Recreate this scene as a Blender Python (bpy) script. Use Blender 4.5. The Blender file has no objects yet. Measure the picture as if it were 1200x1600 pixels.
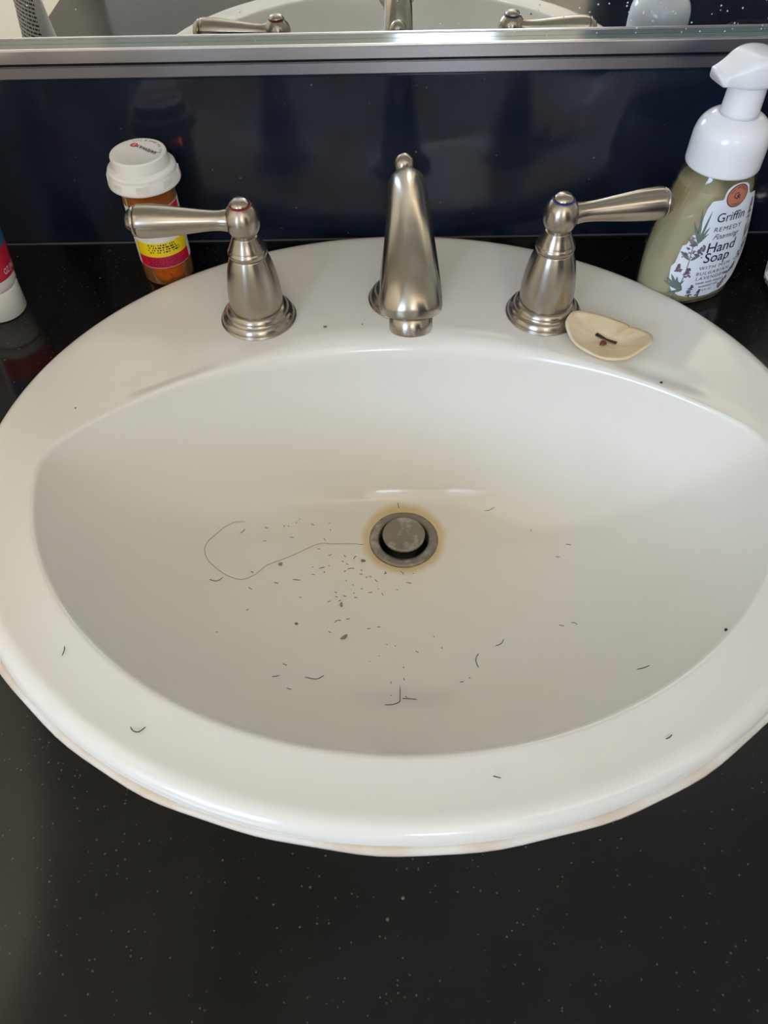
import bpy, bmesh, math, random
from mathutils import Vector, Matrix
random.seed(7)
S = bpy.context.scene
COL = S.collection
# ------------------------------------------------------------------ camera
cam_d = bpy.data.cameras.new('camera')
cam = bpy.data.objects.new('camera', cam_d); COL.objects.link(cam)
right = Vector((0.9998785, -0.0072465, -0.0137993)); up = Vector((0.0141825, 0.7902072, 0.6126756)); fwd = Vector((-0.0064646, 0.6127969, -0.7902140))
cam.matrix_world = Matrix(((right.x, up.x, -fwd.x, -0.010616), (right.y, up.y, -fwd.y, -0.320729), (right.z, up.z, -fwd.z, 0.358775), (0, 0, 0, 1)))
cam_d.sensor_fit = 'HORIZONTAL'; cam_d.sensor_width = 36.0; cam_d.lens = 36.0
cam_d.clip_start = 0.01; cam_d.clip_end = 50
S.camera = cam
# ------------------------------------------------------------------ world, daylight, exposure
S.view_settings.view_transform = 'Standard'; S.view_settings.look = 'None'
S.view_settings.gamma = 1.0; S.view_settings.use_curve_mapping = False
S.view_settings.exposure = -0.05
W = bpy.data.worlds.new('sky'); S.world = W; W.use_nodes = True
bg = W.node_tree.nodes['Background']; bg.inputs[0].default_value = (0.62, 0.78, 1.0, 1); bg.inputs[1].default_value = 3.0
def area_light(name, loc, rot, sx, sy, power, color):
    d = bpy.data.lights.new(name, 'AREA'); d.shape = 'RECTANGLE'; d.size = sx; d.size_y = sy
    d.energy = power; d.color = color
    o = bpy.data.objects.new(name, d); o.location = loc; o.rotation_euler = rot; COL.objects.link(o); return o
# daylight coming in through the window behind the photographer (faces +y)
area_light('window_daylight', (-1.85, -2.66, 1.00), (math.radians(90), 0, 0), 1.30, 1.00, 50, (0.52, 0.69, 1.0))
area_light('small_window_daylight', (0.25, -2.66, 1.29), (math.radians(90), 0, 0), 0.40, 0.32, 6, (0.70, 0.84, 1.0))
# added warm fill, bounced off the ceiling; its bowl stands further down
area_light('added_fill_light', (0.85, -1.50, 0.40), (math.radians(180), 0, 0), 0.30, 0.30, 49, (1.0, 0.84, 0.65))
# added spot, no such lamp known, to brighten the cream wall on the left
sd = bpy.data.lights.new('added_ceiling_spot_light', 'SPOT'); sd.energy = 130; sd.color = (1.0, 0.92, 0.80); sd.spot_size = math.radians(21); sd.spot_blend = 0.5; sd.shadow_soft_size = 0.03
so = bpy.data.objects.new('added_ceiling_spot_light', sd); so.location = (0.400, -0.430, 1.432); COL.objects.link(so)
so.rotation_euler = (Vector((-0.41, -0.13, 0.27)) - Vector(so.location)).to_track_quat('-Z', 'Y').to_euler()
S.cycles.max_bounces = 12; S.cycles.transmission_bounces = 12; S.cycles.glossy_bounces = 6; S.cycles.diffuse_bounces = 5
S.cycles.sample_clamp_indirect = 6.0

# ------------------------------------------------------------------ helpers
def lin(c): return tuple(((v / 255) / 12.92 if v / 255 <= 0.04045 else ((v / 255 + 0.055) / 1.055) ** 2.4) for v in c)
def mat(name, color, rough=0.5, metal=0.0, trans=0.0, ior=1.5, spec=None, aniso=0.0, coat=0.0, sub=0.0):
    m = bpy.data.materials.new(name); m.use_nodes = True
    b = m.node_tree.nodes['Principled BSDF']
    b.inputs['Base Color'].default_value = (*color, 1); b.inputs['Roughness'].default_value = rough
    b.inputs['Metallic'].default_value = metal; b.inputs['Transmission Weight'].default_value = trans; b.inputs['IOR'].default_value = ior
    if spec is not None: b.inputs['Specular IOR Level'].default_value = spec
    if aniso: b.inputs['Anisotropic'].default_value = aniso; b.inputs['Anisotropic Rotation'].default_value = 0.25
    if coat: b.inputs['Coat Weight'].default_value = coat
    if sub: b.inputs['Subsurface Weight'].default_value = sub; b.inputs['Subsurface Radius'].default_value = (0.004, 0.003, 0.002)
    return m
def nodes(m): return m.node_tree.nodes, m.node_tree.links, m.node_tree.nodes['Principled BSDF']
def nd(m, t, **kw):
    n = m.node_tree.nodes.new(t)
    for k, v in kw.items():
        if k in n.inputs: n.inputs[k].default_value = v
        else: setattr(n, k, v)
    return n
def mathn(m, op, a, b=None, clamp=False):
    n = m.node_tree.nodes.new('ShaderNodeMath'); n.operation = op; n.use_clamp = clamp
    for i, v in enumerate((a, b)):
        if v is None: continue
        if isinstance(v, (int, float)): n.inputs[i].default_value = v
        else: m.node_tree.links.new(v, n.inputs[i])
    return n.outputs[0]
def mixc(m, fac, a, b):
    n = m.node_tree.nodes.new('ShaderNodeMix'); n.data_type = 'RGBA'
    for i, v in ((0, fac), (6, a), (7, b)):
        if isinstance(v, (int, float)): n.inputs[i].default_value = v
        elif isinstance(v, tuple): n.inputs[i].default_value = (*v, 1)
        else: m.node_tree.links.new(v, n.inputs[i])
    return n.outputs[2]
def mr(m, v, a, b, c=0.0, d=1.0):
    n = m.node_tree.nodes.new('ShaderNodeMapRange'); n.inputs[1].default_value = a; n.inputs[2].default_value = b; n.inputs[3].default_value = c; n.inputs[4].default_value = d
    m.node_tree.links.new(v, n.inputs[0]); return n.outputs[0]
def objco(m, scale=None):
    t = m.node_tree.nodes.new('ShaderNodeTexCoord')
    if scale is None: return t.outputs['Object']
    mp = m.node_tree.nodes.new('ShaderNodeMapping'); mp.inputs['Scale'].default_value = scale
    m.node_tree.links.new(t.outputs['Object'], mp.inputs[0]); return mp.outputs[0]
def noise(m, co, scale, detail=3.0, rough=0.5):
    n = nd(m, 'ShaderNodeTexNoise', Scale=scale, Detail=detail, Roughness=rough); m.node_tree.links.new(co, n.inputs['Vector']); return n.outputs[0]
def voro(m, co, scale):
    n = nd(m, 'ShaderNodeTexVoronoi', Scale=scale); m.node_tree.links.new(co, n.inputs['Vector']); return n

def link(o, parent=None):
    COL.objects.link(o)
    if parent is not None: o.parent = parent
    return o
def mesh_obj(name, verts, faces, material, parent=None, smooth=True):
    me = bpy.data.meshes.new(name); me.from_pydata([tuple(v) for v in verts], [], faces); me.update()
    if smooth: me.polygons.foreach_set('use_smooth', [True] * len(me.polygons))
    if material: me.materials.append(material)
    return link(bpy.data.objects.new(name, me), parent)
def bm_obj(name, bm, material, parent=None, smooth=False):
    me = bpy.data.meshes.new(name); bm.to_mesh(me); bm.free()
    if smooth: me.polygons.foreach_set('use_smooth', [True] * len(me.polygons))
    if material: me.materials.append(material)
    return link(bpy.data.objects.new(name, me), parent)
def empty(name, loc=(0, 0, 0), rz=0.0):
    o = bpy.data.objects.new(name, None); o.location = loc; o.rotation_euler = (0, 0, rz); o.empty_display_size = 0.02; COL.objects.link(o); return o
def tag(o, label, cat, group=None, kind=None):
    if label: o['label'] = label
    if cat: o['category'] = cat
    if group: o['group'] = group
    if kind: o['kind'] = kind
    return o
def box_bm(x0, x1, y0, y1, z0, z1, bev=0.0, bm=None):
    bm = bm or bmesh.new()
    r = bmesh.ops.create_cube(bm, size=1.0)
    for v in r['verts']:
        v.co = Vector(((x0 + x1) / 2 + v.co.x * (x1 - x0), (y0 + y1) / 2 + v.co.y * (y1 - y0), (z0 + z1) / 2 + v.co.z * (z1 - z0)))
    if bev:
        es = list({e for v in r['verts'] for e in v.link_edges})
        bmesh.ops.bevel(bm, geom=es, offset=bev, segments=2, affect='EDGES')
    return bm
def box(name, b, material, parent=None, bev=0.0): return bm_obj(name, box_bm(*b, bev=bev), material, parent)
def lathe(prof, n=48, closed=False):
    V, F = [], []
    for r, z in prof:
        for i in range(n):
            a = 2 * math.pi * i / n; V.append((r * math.cos(a), r * math.sin(a), z))
    m = len(prof)
    for j in range(m - 1 + (1 if closed else 0)):
        k = (j + 1) % m
        for i in range(n):
            i2 = (i + 1) % n; F.append((j * n + i, j * n + i2, k * n + i2, k * n + i))
    if not closed:
        for j, flip in ((0, True), (m - 1, False)):
            if prof[j][0] > 1e-6:
                ring = [j * n + i for i in range(n)]; F.append(tuple(reversed(ring)) if flip else tuple(ring))
    return V, F
def xf(V, M): return [M @ Vector(v) for v in V]
def rings(RS, cap0=True, cap1=True, closed=False):
    n = len(RS[0]); V = [p for r in RS for p in r]; F = []
    m = len(RS)
    for j in range(m - 1 + (1 if closed else 0)):
        k = (j + 1) % m
        for i in range(n):
            i2 = (i + 1) % n; F.append((j * n + i, j * n + i2, k * n + i2, k * n + i))
    if cap0: F.append(tuple(reversed(range(n))))
    if cap1: F.append(tuple((m - 1) * n + i for i in range(n)))
    return V, F
def sweep(path, radii, n=16, flat=None, ref=Vector((0, 0, 1))):     # tube along a polyline; flat = (width factor, height factor)
    P = [Vector(p) for p in path]; RS = []
    for i, p in enumerate(P):
        t = (P[min(i + 1, len(P) - 1)] - P[max(i - 1, 0)]).normalized()
        s = t.cross(ref)
        if s.length < 1e-4: s = t.cross(Vector((1, 0, 0)))
        s.normalize(); u = s.cross(t).normalized()
        r = radii[i] if isinstance(radii, (list, tuple)) else radii
        rx, ry = r if isinstance(r, tuple) else (r, r)
        RS.append([p + s * (rx * math.cos(2 * math.pi * k / n)) + u * (ry * math.sin(2 * math.pi * k / n)) for k in range(n)])
    return rings(RS)
def cr(pts, m=8):                                                    # Catmull-Rom through tuples of any length
    out = []
    for i in range(len(pts) - 1):
        a, b, c, d = pts[max(i - 1, 0)], pts[i], pts[i + 1], pts[min(i + 2, len(pts) - 1)]
        for k in range(m):
            t = k / m
            out.append(tuple(0.5 * (2 * q + (r - p) * t + (2 * p - 5 * q + 4 * r - s) * t * t + (3 * q - p - 3 * r + s) * t ** 3) for p, q, r, s in zip(a, b, c, d)))
    out.append(tuple(pts[-1])); return out
def interp(tab, z):
    if z <= tab[0][0]: return tab[0][1:]
    for p, q in zip(tab, tab[1:]):
        if z <= q[0]:
            t = (z - p[0]) / (q[0] - p[0]); return tuple(a + (b - a) * t for a, b in zip(p[1:], q[1:]))
    return tab[-1][1:]
def text2d(s, size, shear=0.0, align='CENTER', space=1.0, bold=0.0):
    c = bpy.data.curves.new('t', 'FONT'); c.body = s; c.size = size; c.shear = shear; c.align_x = align; c.space_character = space; c.resolution_u = 3; c.offset = bold
    o = bpy.data.objects.new('t', c); COL.objects.link(o)
    dg = bpy.context.evaluated_depsgraph_get(); e = o.evaluated_get(dg); me = e.to_mesh()
    V = [(v.co.x, v.co.y) for v in me.vertices]; F = [tuple(p.vertices) for p in me.polygons]
    e.to_mesh_clear(); bpy.data.objects.remove(o); bpy.data.curves.remove(c)
    return V, F
class Print:                                                         # flat print gathered in label coordinates, then laid on a surface
    def __init__(self): self.V, self.F = [], []
    def add(self, V, F):
        o = len(self.V); self.V += list(V); self.F += [tuple(i + o for i in f) for f in F]; return self
    def text(self, s, x, y, size, sx=1.0, rot=0.0, **kw):
        V, F = text2d(s, size, **kw); cs, sn = math.cos(rot), math.sin(rot)
        return self.add([(x + vx * sx * cs - vy * sn, y + vx * sx * sn + vy * cs) for vx, vy in V], F)
    def arc_text(self, s, cx, cy, R, a0, step, size, inward=False):
        for i, ch in enumerate(s):
            a = a0 + step * i
            if ch != ' ': self.text(ch, cx + R * math.cos(a), cy + R * math.sin(a), size, rot=a + (math.pi / 2 if inward else -math.pi / 2))
        return self
    def rect(self, x0, y0, x1, y1): return self.add([(x0, y0), (x1, y0), (x1, y1), (x0, y1)], [(0, 1, 2, 3)])
    def poly(self, pts): return self.add(pts, [tuple(range(len(pts)))])
    def plate(self, x, y, r, n=40, m=6):                             # disc in concentric rings, so that it can follow a curve
        V = [(x, y)] + [(x + r * j / m * math.cos(2 * math.pi * i / n), y + r * j / m * math.sin(2 * math.pi * i / n)) for j in range(1, m + 1) for i in range(n)]
        F = [(0, 1 + i, 1 + (i + 1) % n) for i in range(n)] + [(1 + j * n + i, 1 + (j + 1) * n + i, 1 + (j + 1) * n + (i + 1) % n, 1 + j * n + (i + 1) % n) for j in range(m - 1) for i in range(n)]
        return self.add(V, F)
    def disc(self, x, y, r, ry=None, n=24): return self.poly([(x + r * math.cos(2 * math.pi * i / n), y + (ry or r) * math.sin(2 * math.pi * i / n)) for i in range(n)])
    def ring(self, x, y, r0, r1, n=32):
        V = [(x + r * math.cos(2 * math.pi * i / n), y + r * math.sin(2 * math.pi * i / n)) for r in (r0, r1) for i in range(n)]
        return self.add(V, [(i, (i + 1) % n, n + (i + 1) % n, n + i) for i in range(n)])
    def stroke(self, pts, w):
        pts = [Vector(p) for p in pts]; V = []
        for i, p in enumerate(pts):
            t = (pts[min(i + 1, len(pts) - 1)] - pts[max(i - 1, 0)]); t = Vector((-t.y, t.x)).normalized()
            ww = w[i] if isinstance(w, (list, tuple)) else w
            V += [tuple(p + t * ww), tuple(p - t * ww)]
        return self.add(V, [(2 * i, 2 * i + 1, 2 * i + 3, 2 * i + 2) for i in range(len(pts) - 1)])
    def lines(self, x0, x1, ys, h, rnd):                             # print too small to read: rows of broken dashes
        for y in ys:
            x = x0 + rnd.random() * (x1 - x0) * 0.06; e = x1 - rnd.random() * (x1 - x0) * 0.25
            while x < e:
                w = h * (0.8 + rnd.random() * 3); self.rect(x, y - h / 2, min(x + w, e), y + h / 2); x += w + h * 0.7
        return self
    def build(self, name, f, material, parent=None): return mesh_obj(name, [f(*v) for v in self.V], self.F, material, parent, smooth=False)

# ------------------------------------------------------------------ materials
M_wall = mat('cream_paint', lin((236, 232, 220)), 0.6)
M_ceil = mat('ceiling_paint', lin((238, 236, 230)), 0.8)
M_floor = mat('floor_tile', lin((150, 142, 130)), 0.4)
M_trim = mat('white_trim', lin((235, 235, 232)), 0.4)
def granite(name, base, rough, speck):
    m = mat(name, base, rough, ior=1.45); N, L, B = nodes(m); co = objco(m)
    v = voro(m, co, 420.0); w = voro(m, co, 150.0); bl = noise(m, co, 30.0, 4.0)
    sm = mathn(m, 'MULTIPLY', mr(m, v.outputs['Distance'], 0.22, 0.12), mr(m, nd_sep(m, v.outputs['Color']), 0.80, 0.84))
    lm = mathn(m, 'MULTIPLY', mr(m, w.outputs['Distance'], 0.13, 0.06), mr(m, nd_sep(m, w.outputs['Color']), 0.91, 0.94))
    c = mixc(m, mr(m, bl, 0.35, 0.7), base, tuple(x * 1.7 for x in base))
    c = mixc(m, mathn(m, 'MULTIPLY', sm, 0.55), c, speck); c = mixc(m, mathn(m, 'MULTIPLY', lm, 0.7), c, lin((130, 126, 118)))
    L.new(c, B.inputs['Base Color'])
    n2 = noise(m, co, 9.0, 4.0); L.new(mr(m, n2, 0.35, 0.7, rough, rough + 0.10), B.inputs['Roughness'])
    return m
def nd_sep(m, col):
    s = m.node_tree.nodes.new('ShaderNodeSeparateColor'); m.node_tree.links.new(col, s.inputs[0]); return s.outputs[0]
M_granite = granite('black_granite', lin((13, 12, 12)), 0.09, lin((100, 94, 88)))
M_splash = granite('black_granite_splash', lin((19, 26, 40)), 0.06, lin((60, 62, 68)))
M_joint = mat('grout_line', lin((92, 92, 96)), 0.5)
M_chrome = mat('satin_chrome', lin((232, 228, 232)), 0.30, 1.0)
M_glassedge = mat('green_glass_edge', lin((112, 124, 122)), 0.12)
M_mirror = mat('mirror_silver', (0.86, 0.89, 0.89), 0.0, 1.0)
def mirror_spots():
    m = M_mirror; N, L, B = nodes(m); co = objco(m, (1, 0.0, 1))
    v = voro(m, co, 400.0)
    sp = nd(m, 'ShaderNodeSeparateXYZ'); L.new(objco(m), sp.inputs[0])
    dens = mr(m, sp.outputs[0], -0.32, -0.05, 0.985, 0.78)
    msk = mathn(m, 'MULTIPLY', mr(m, v.outputs['Distance'], 0.28, 0.16), mathn(m, 'GREATER_THAN', nd_sep(m, v.outputs['Color']), dens))
    msk = mathn(m, 'MULTIPLY', msk, 0.7)
    L.new(mixc(m, msk, (0.86, 0.89, 0.89), lin((225, 230, 238))), B.inputs['Base Color'])
    L.new(mathn(m, 'SUBTRACT', 1.0, msk), B.inputs['Metallic']); L.new(mathn(m, 'MULTIPLY', msk, 0.6), B.inputs['Roughness'])
mirror_spots()
def porcelain():
    base = lin((233, 231, 224)); m = mat('white_porcelain', base, 0.13, ior=1.5, coat=0.0); N, L, B = nodes(m)
    sp = nd(m, 'ShaderNodeSeparateXYZ'); co = objco(m); L.new(co, sp.inputs[0])
    dx = mathn(m, 'SUBTRACT', sp.outputs[0], 0.0006); dy = mathn(m, 'SUBTRACT', sp.outputs[1], 0.0305)
    d = mathn(m, 'SQRT', mathn(m, 'ADD', mathn(m, 'MULTIPLY', dx, dx), mathn(m, 'MULTIPLY', dy, dy)))
    n = noise(m, co, 60.0, 3.0); low = mr(m, sp.outputs[2], -0.10, -0.12)
    dn = mathn(m, 'ADD', d, mathn(m, 'MULTIPLY', mathn(m, 'SUBTRACT', n, 0.5), 0.006))
    ring = mathn(m, 'MULTIPLY', mr(m, dn, 0.0345, 0.0295), low)
    wide = mathn(m, 'MULTIPLY', mr(m, dn, 0.13, 0.03), mr(m, sp.outputs[2], -0.05, -0.11))
    c = mixc(m, mathn(m, 'MULTIPLY', wide, 0.45), base, lin((222, 210, 184))); c = mixc(m, mathn(m, 'MULTIPLY', ring, 0.75), c, lin((206, 180, 116)))
    n2 = noise(m, co, 14.0, 4.0); c = mixc(m, mathn(m, 'MULTIPLY', mr(m, n2, 0.55, 0.75), 0.10), c, lin((205, 196, 178)))
    L.new(c, B.inputs['Base Color']); return m
M_porc = porcelain()
def sealant():
    m = mat('aged_sealant', lin((214, 204, 190)), 0.55); N, L, B = nodes(m); co = objco(m)
    n = noise(m, co, 26.0, 4.0); L.new(mixc(m, mr(m, n, 0.4, 0.65), lin((224, 220, 212)), lin((212, 194, 172))), B.inputs['Base Color']); return m
M_seal = sealant()
def nickel(name, scale_amt=0.0, rough=0.27):
    base = lin((176, 168, 156)); m = mat(name, base, rough, 1.0, aniso=0.65); N, L, B = nodes(m)
    t = nd(m, 'ShaderNodeTangent', direction_type='RADIAL', axis='Z'); L.new(t.outputs[0], B.inputs['Tangent'])

    if scale_amt:
        co2 = objco(m); n2 = noise(m, co2, 110.0, 5.0, 0.65); k = mathn(m, 'MULTIPLY', mr(m, n2, 0.60, 0.70), scale_amt)
        L.new(mixc(m, k, base, lin((200, 198, 192))), B.inputs['Base Color']); L.new(mathn(m, 'SUBTRACT', 1.0, k), B.inputs['Metallic'])
    return m
M_nickel = nickel('brushed_nickel'); M_nickel_scaly = nickel('brushed_nickel_limescale', 0.55); M_spout = nickel('brushed_nickel_spout', 0.12, 0.25)
def drain_metal():
    base = lin((138, 129, 116)); m = mat('tarnished_nickel', base, 0.42, 0.7); N, L, B = nodes(m); co = objco(m)
    n = noise(m, co, 95.0, 5.0, 0.6); k = mr(m, n, 0.50, 0.66); L.new(mixc(m, mathn(m, 'MULTIPLY', k, 0.8), base, lin((186, 180, 170))), B.inputs['Base Color']); return m
M_drain = drain_metal()
M_dark = mat('drain_well', lin((14, 13, 12)), 0.5)
M_red = mat('hot_ring_red', lin((176, 40, 44)), 0.4); M_blue = mat('cold_ring_blue', lin((46, 72, 150)), 0.4)
M_whiteplastic = mat('white_plastic', lin((240, 240, 240)), 0.32, sub=0.0)
M_soapplastic = mat('glossy_white_plastic', lin((238, 241, 246)), 0.16)
M_vial = mat('amber_plastic', (1.0, 0.36, 0.05), 0.06, trans=0.80, ior=1.25)
M_pill = mat('pill_white', lin((255, 222, 170)), 0.4)
M_paper = mat('label_paper', lin((236, 236, 236)), 0.5); M_labred = mat('label_red', lin((214, 22, 48)), 0.4); M_labyel = mat('label_yellow', lin((250, 222, 20)), 0.4)
M_ink = mat('black_ink', lin((28, 28, 32)), 0.5); M_inkpurple = mat('purple_ink', lin((96, 18, 84)), 0.5); M_logored = mat('logo_red', lin((208, 36, 60)), 0.4)
M_clear = mat('clear_bottle_plastic', (0.97, 0.98, 0.96), 0.02, trans=1.0, ior=1.45)
M_soap = mat('yellow_soap', lin((255, 242, 196)), 0.03, trans=0.45, ior=1.33)
M_soaplabel = mat('soap_label_white', lin((226, 234, 246)), 0.35); M_copper = mat('copper_foil', lin((190, 118, 92)), 0.5)
M_leaf = mat('printed_leaf', lin((104, 118, 112)), 0.4); M_lav = mat('printed_lavender', lin((132, 120, 136)), 0.4); M_lav2 = mat('printed_lavender_dark', lin((92, 84, 98)), 0.4)
M_navyink = mat('navy_ink', lin((34, 42, 62)), 0.4)
def apple():
    m = mat('dried_apple', lin((232, 214, 180)), 0.6, sub=0.0); N, L, B = nodes(m); co = objco(m)
    n = noise(m, co, 45.0, 4.0); c = mixc(m, mr(m, n, 0.35, 0.7), lin((236, 222, 194)), lin((220, 192, 146))); L.new(c, B.inputs['Base Color'])
    bp = nd(m, 'ShaderNodeBump', Strength=0.35, Distance=0.002); L.new(noise(m, co, 90.0, 5.0), bp.inputs['Height']); L.new(bp.outputs[0], B.inputs['Normal']); return m
M_apple = apple(); M_seed = mat('seed_brown', lin((110, 52, 30)), 0.3); M_core = mat('core_brown', lin((52, 34, 26)), 0.6)
M_hair = mat('dark_hair', lin((40, 36, 34)), 0.5); M_lhair = mat('pale_brown_hair', lin((158, 138, 120)), 0.5); M_crumb = mat('brown_crumb', lin((165, 132, 108)), 0.7); M_grit = mat('grey_grit', lin((120, 112, 104)), 0.7); M_blackspeck = mat('black_speck', lin((30, 28, 28)), 0.6)
M_tubewhite = mat('tube_white', lin((232, 232, 232)), 0.35); M_tubered = mat('tube_red', lin((190, 34, 62)), 0.3); M_tubeblue = mat('tube_blue', lin((26, 92, 134)), 0.3)
M_glass = mat('clear_glass', (0.97, 0.98, 0.99), 0.02, trans=1.0, ior=1.47)
M_cab = mat('dark_cabinet', lin((60, 44, 34)), 0.4); M_curtain = mat('navy_fabric', lin((84, 104, 140)), 0.8)
M_bulb = mat('frosted_bulb', (1, 1, 1), 0.4); _b = M_bulb.node_tree.nodes['Principled BSDF']; _b.inputs['Emission Color'].default_value = (1.0, 0.88, 0.74, 1); _b.inputs['Emission Strength'].default_value = 34.0
M_lens = mat('lamp_lens', (1, 1, 1), 0.4)

# ------------------------------------------------------------------ sink surface
# ---- sink surface (metres; origin = centre of the sink at counter level, +y towards the mirror)
DRX, DRY = 0.0006, 0.0305          # drain centre
RIM_Z, BOWL_Z = 0.0125, -0.1295
def sstep(a, b, x):
    t = min(1.0, max(0.0, (x - a) / (b - a))); return t * t * (3 - 2 * t)
def edge_in(x, y):                  # < 0 inside the bowl outline (D shape: front half ellipse cut by a flat back arc)
    e = math.hypot((x + 0.001) / 0.221, y / 0.1915) - 1
    c = (math.hypot(x, y + 0.215) - 0.310) / 0.20
    k = 0.07
    h = max(k - abs(e - c), 0.0) / k
    return max(e, c) + h * h * k * 0.25
def r_edge(th):
    lo, hi = 0.0, 0.4
    cs, sn = math.cos(th), math.sin(th)
    for _ in range(40):
        m = (lo + hi) / 2
        if edge_in(DRX + m * cs, DRY + m * sn) < 0: lo = m
        else: hi = m
    return lo
def r_outer(th, a=0.2600, b=0.2308, cx=-0.0025):
    cs, sn = math.cos(th), math.sin(th)
    px, py = DRX - cx, DRY
    A = (cs / a) ** 2 + (sn / b) ** 2; B = 2 * (px * cs / a ** 2 + py * sn / b ** 2); C = (px / a) ** 2 + (py / b) ** 2 - 1
    return (-B + math.sqrt(B * B - 4 * A * C)) / (2 * A)
def bowl_shape(th):
    s = math.sin(th)                # 1 = back, -1 = front
    back = sstep(-0.2, 0.9, s)
    n = 2.7 + 1.5 * back
    e = 0.96 - 0.30 * back
    rho = 0.0045 + 0.0105 * sstep(0.0, 0.8, s)
    return n, e, rho
def lip_angle(th):                  # how far the lip turns down before it runs into the bowl wall
    n, e, rho = bowl_shape(th); t = 0.975
    return math.atan(0.135 / r_edge(th) * e * n * t ** (n - 1) * (1 - t ** n) ** (e - 1))
def bowl_z(th, t):                  # t = r / r_edge
    n, e, rho = bowl_shape(th)
    top = RIM_Z - 0.001 - rho * (1 - math.cos(lip_angle(th)))
    return top - (top - BOWL_Z) * (1 - min(t, 1.0) ** n) ** e
def groove(x, y):                   # shallow crease where the raised faucet ledge meets the rim
    z = 0.0
    for (x0, y0, x1, y1) in ((-0.186, 0.050, -0.118, 0.086), (0.142, 0.076, 0.196, 0.047)):
        dx, dy = x1 - x0, y1 - y0; L2 = dx * dx + dy * dy
        s = ((x - x0) * dx + (y - y0) * dy) / L2
        d = ((x - x0) * -dy + (y - y0) * dx) / math.sqrt(L2)
        w = sstep(-0.15, 0.3, s) * (1 - sstep(0.6, 1.15, s))
        z -= 0.0016 * w * math.exp(-(d / 0.006) ** 2)
    return z
def sink_z(x, y):
    th = math.atan2(y - DRY, x - DRX); r = math.hypot(x - DRX, y - DRY); re = r_edge(th)
    n, e, rho = bowl_shape(th)
    if r < re: return bowl_z(th, r / re)
    sp = math.sin(lip_angle(th))
    if r < re + rho * sp:
        u = sp - (r - re) / rho
        return RIM_Z - 0.001 - rho + rho * math.sqrt(max(0, 1 - u * u))
    return RIM_Z - 0.0005 + groove(x, y)
# ------------------------------------------------------------------ the room
XR, X0, X1, Y0, Y1, Z0, Z1 = -2.7, -0.4115, 1.75, -2.70, 0.2800, -0.86, 1.60
def struct(o): o['kind'] = 'structure'; return o
struct(box('floor', (XR - .1, X1 + .1, Y0 - .1, Y1 + .1, Z0 - .1, Z0), M_floor))
struct(box('ceiling', (XR - .1, X1 + .1, Y0 - .1, Y1 + .1, Z1, Z1 + .1), M_ceil))
struct(box('wall_left', (X0 - .1, X0, -0.40, Y1 + .1, Z0, Z1), M_wall))
struct(box('wall_far_left', (XR - .1, XR, Y0 - .1, Y1 + .1, Z0, Z1), M_wall))
struct(box('wall_back_left', (XR, X0 - .1, Y1, Y1 + .1, Z0, Z1), M_wall))
struct(box('wall_right', (X1, X1 + .1, Y0 - .1, Y1 + .1, Z0, Z1), M_wall))
struct(box('wall_back', (X0, X1, Y1, Y1 + .1, Z0, Z1), M_wall))
WX0, WX1, WZ0, WZ1 = -2.48, -1.20, 0.50, 1.50        # opening of the window behind the photographer
VX0, VX1, VZ0, VZ1 = 0.05, 0.45, 1.13, 1.45           # small high window
bm = box_bm(XR, WX0, Y0 - .1, Y0, Z0, Z1); box_bm(WX1, VX0, Y0 - .1, Y0, Z0, Z1, bm=bm); box_bm(VX1, X1, Y0 - .1, Y0, Z0, Z1, bm=bm)
for a0, a1, c0, c1 in ((WX0, WX1, WZ0, WZ1), (VX0, VX1, VZ0, VZ1)): box_bm(a0, a1, Y0 - .1, Y0, Z0, c0, bm=bm); box_bm(a0, a1, Y0 - .1, Y0, c1, Z1, bm=bm)
struct(bm_obj('wall_front', bm, M_wall))
for k, (a0, a1, c0, c1) in enumerate(((WX0, WX1, WZ0, WZ1), (VX0, VX1, VZ0, VZ1))):
    wf = struct(empty('window_%d' % (k + 1), ((a0 + a1) / 2, Y0, c0))); ox, oz = (a0 + a1) / 2, c0
    for p in ((a0, a0 + .03, c0, c1), (a1 - .03, a1, c0, c1), (a0 + .03, a1 - .03, c0, c0 + .03), (a0 + .03, a1 - .03, c1 - .03, c1)):
        box('window_frame', (p[0] - ox, p[1] - ox, -.02, -.005, p[2] - oz, p[3] - oz), M_trim, wf)
    box('window_sill', (a0 - .03 - ox, a1 + .03 - ox, 0.0005, .03, -.03, -0.002), M_trim, wf)
cb = empty('added_dark_curtain', (0.60, -1.20, Z0))  # unseen curtain, added so the right side has something dark to reflect
tag(cb, 'slate blue curtain on a rail, added out of view for dark reflections at right', 'curtain')
V, F = [], []; nx = 70
for j in range(2):
    for i in range(nx + 1): V.append((-0.12 + 1.10 * i / nx, 0.02 * math.sin(i * 0.75), 0.03 + j * 2.10))
for i in range(nx): F.append((i, i + 1, nx + 2 + i, nx + 1 + i))
cu = mesh_obj('drape', V, F, M_curtain, cb); sm = cu.modifiers.new('s', 'SOLIDIFY'); sm.thickness = 0.003
V, F = sweep([(-0.15, 0, 2.145), (1.14, 0, 2.145)], 0.012, 12); mesh_obj('rail', V, F, M_chrome, cb)
ck = empty('added_ceiling_spot', (0.45, -0.45, Z1)); tag(ck, 'small white ceiling spotlight added to brighten the cream wall', 'lamp')
V, F = lathe([(0.0, -0.0005), (0.05, -0.0005), (0.05, -0.015), (0.012, -0.02), (0.012, -0.055), (0.0, -0.055)], 32); mesh_obj('ceiling_rose', V, F, M_trim, ck)
V, F = lathe([(0.030, 0.0), (0.034, 0.0), (0.034, 0.09), (0.0, 0.09), (0.0, 0.085), (0.030, 0.085)], 32); sh = mesh_obj('spot_housing', V, F, M_trim, ck)
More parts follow.
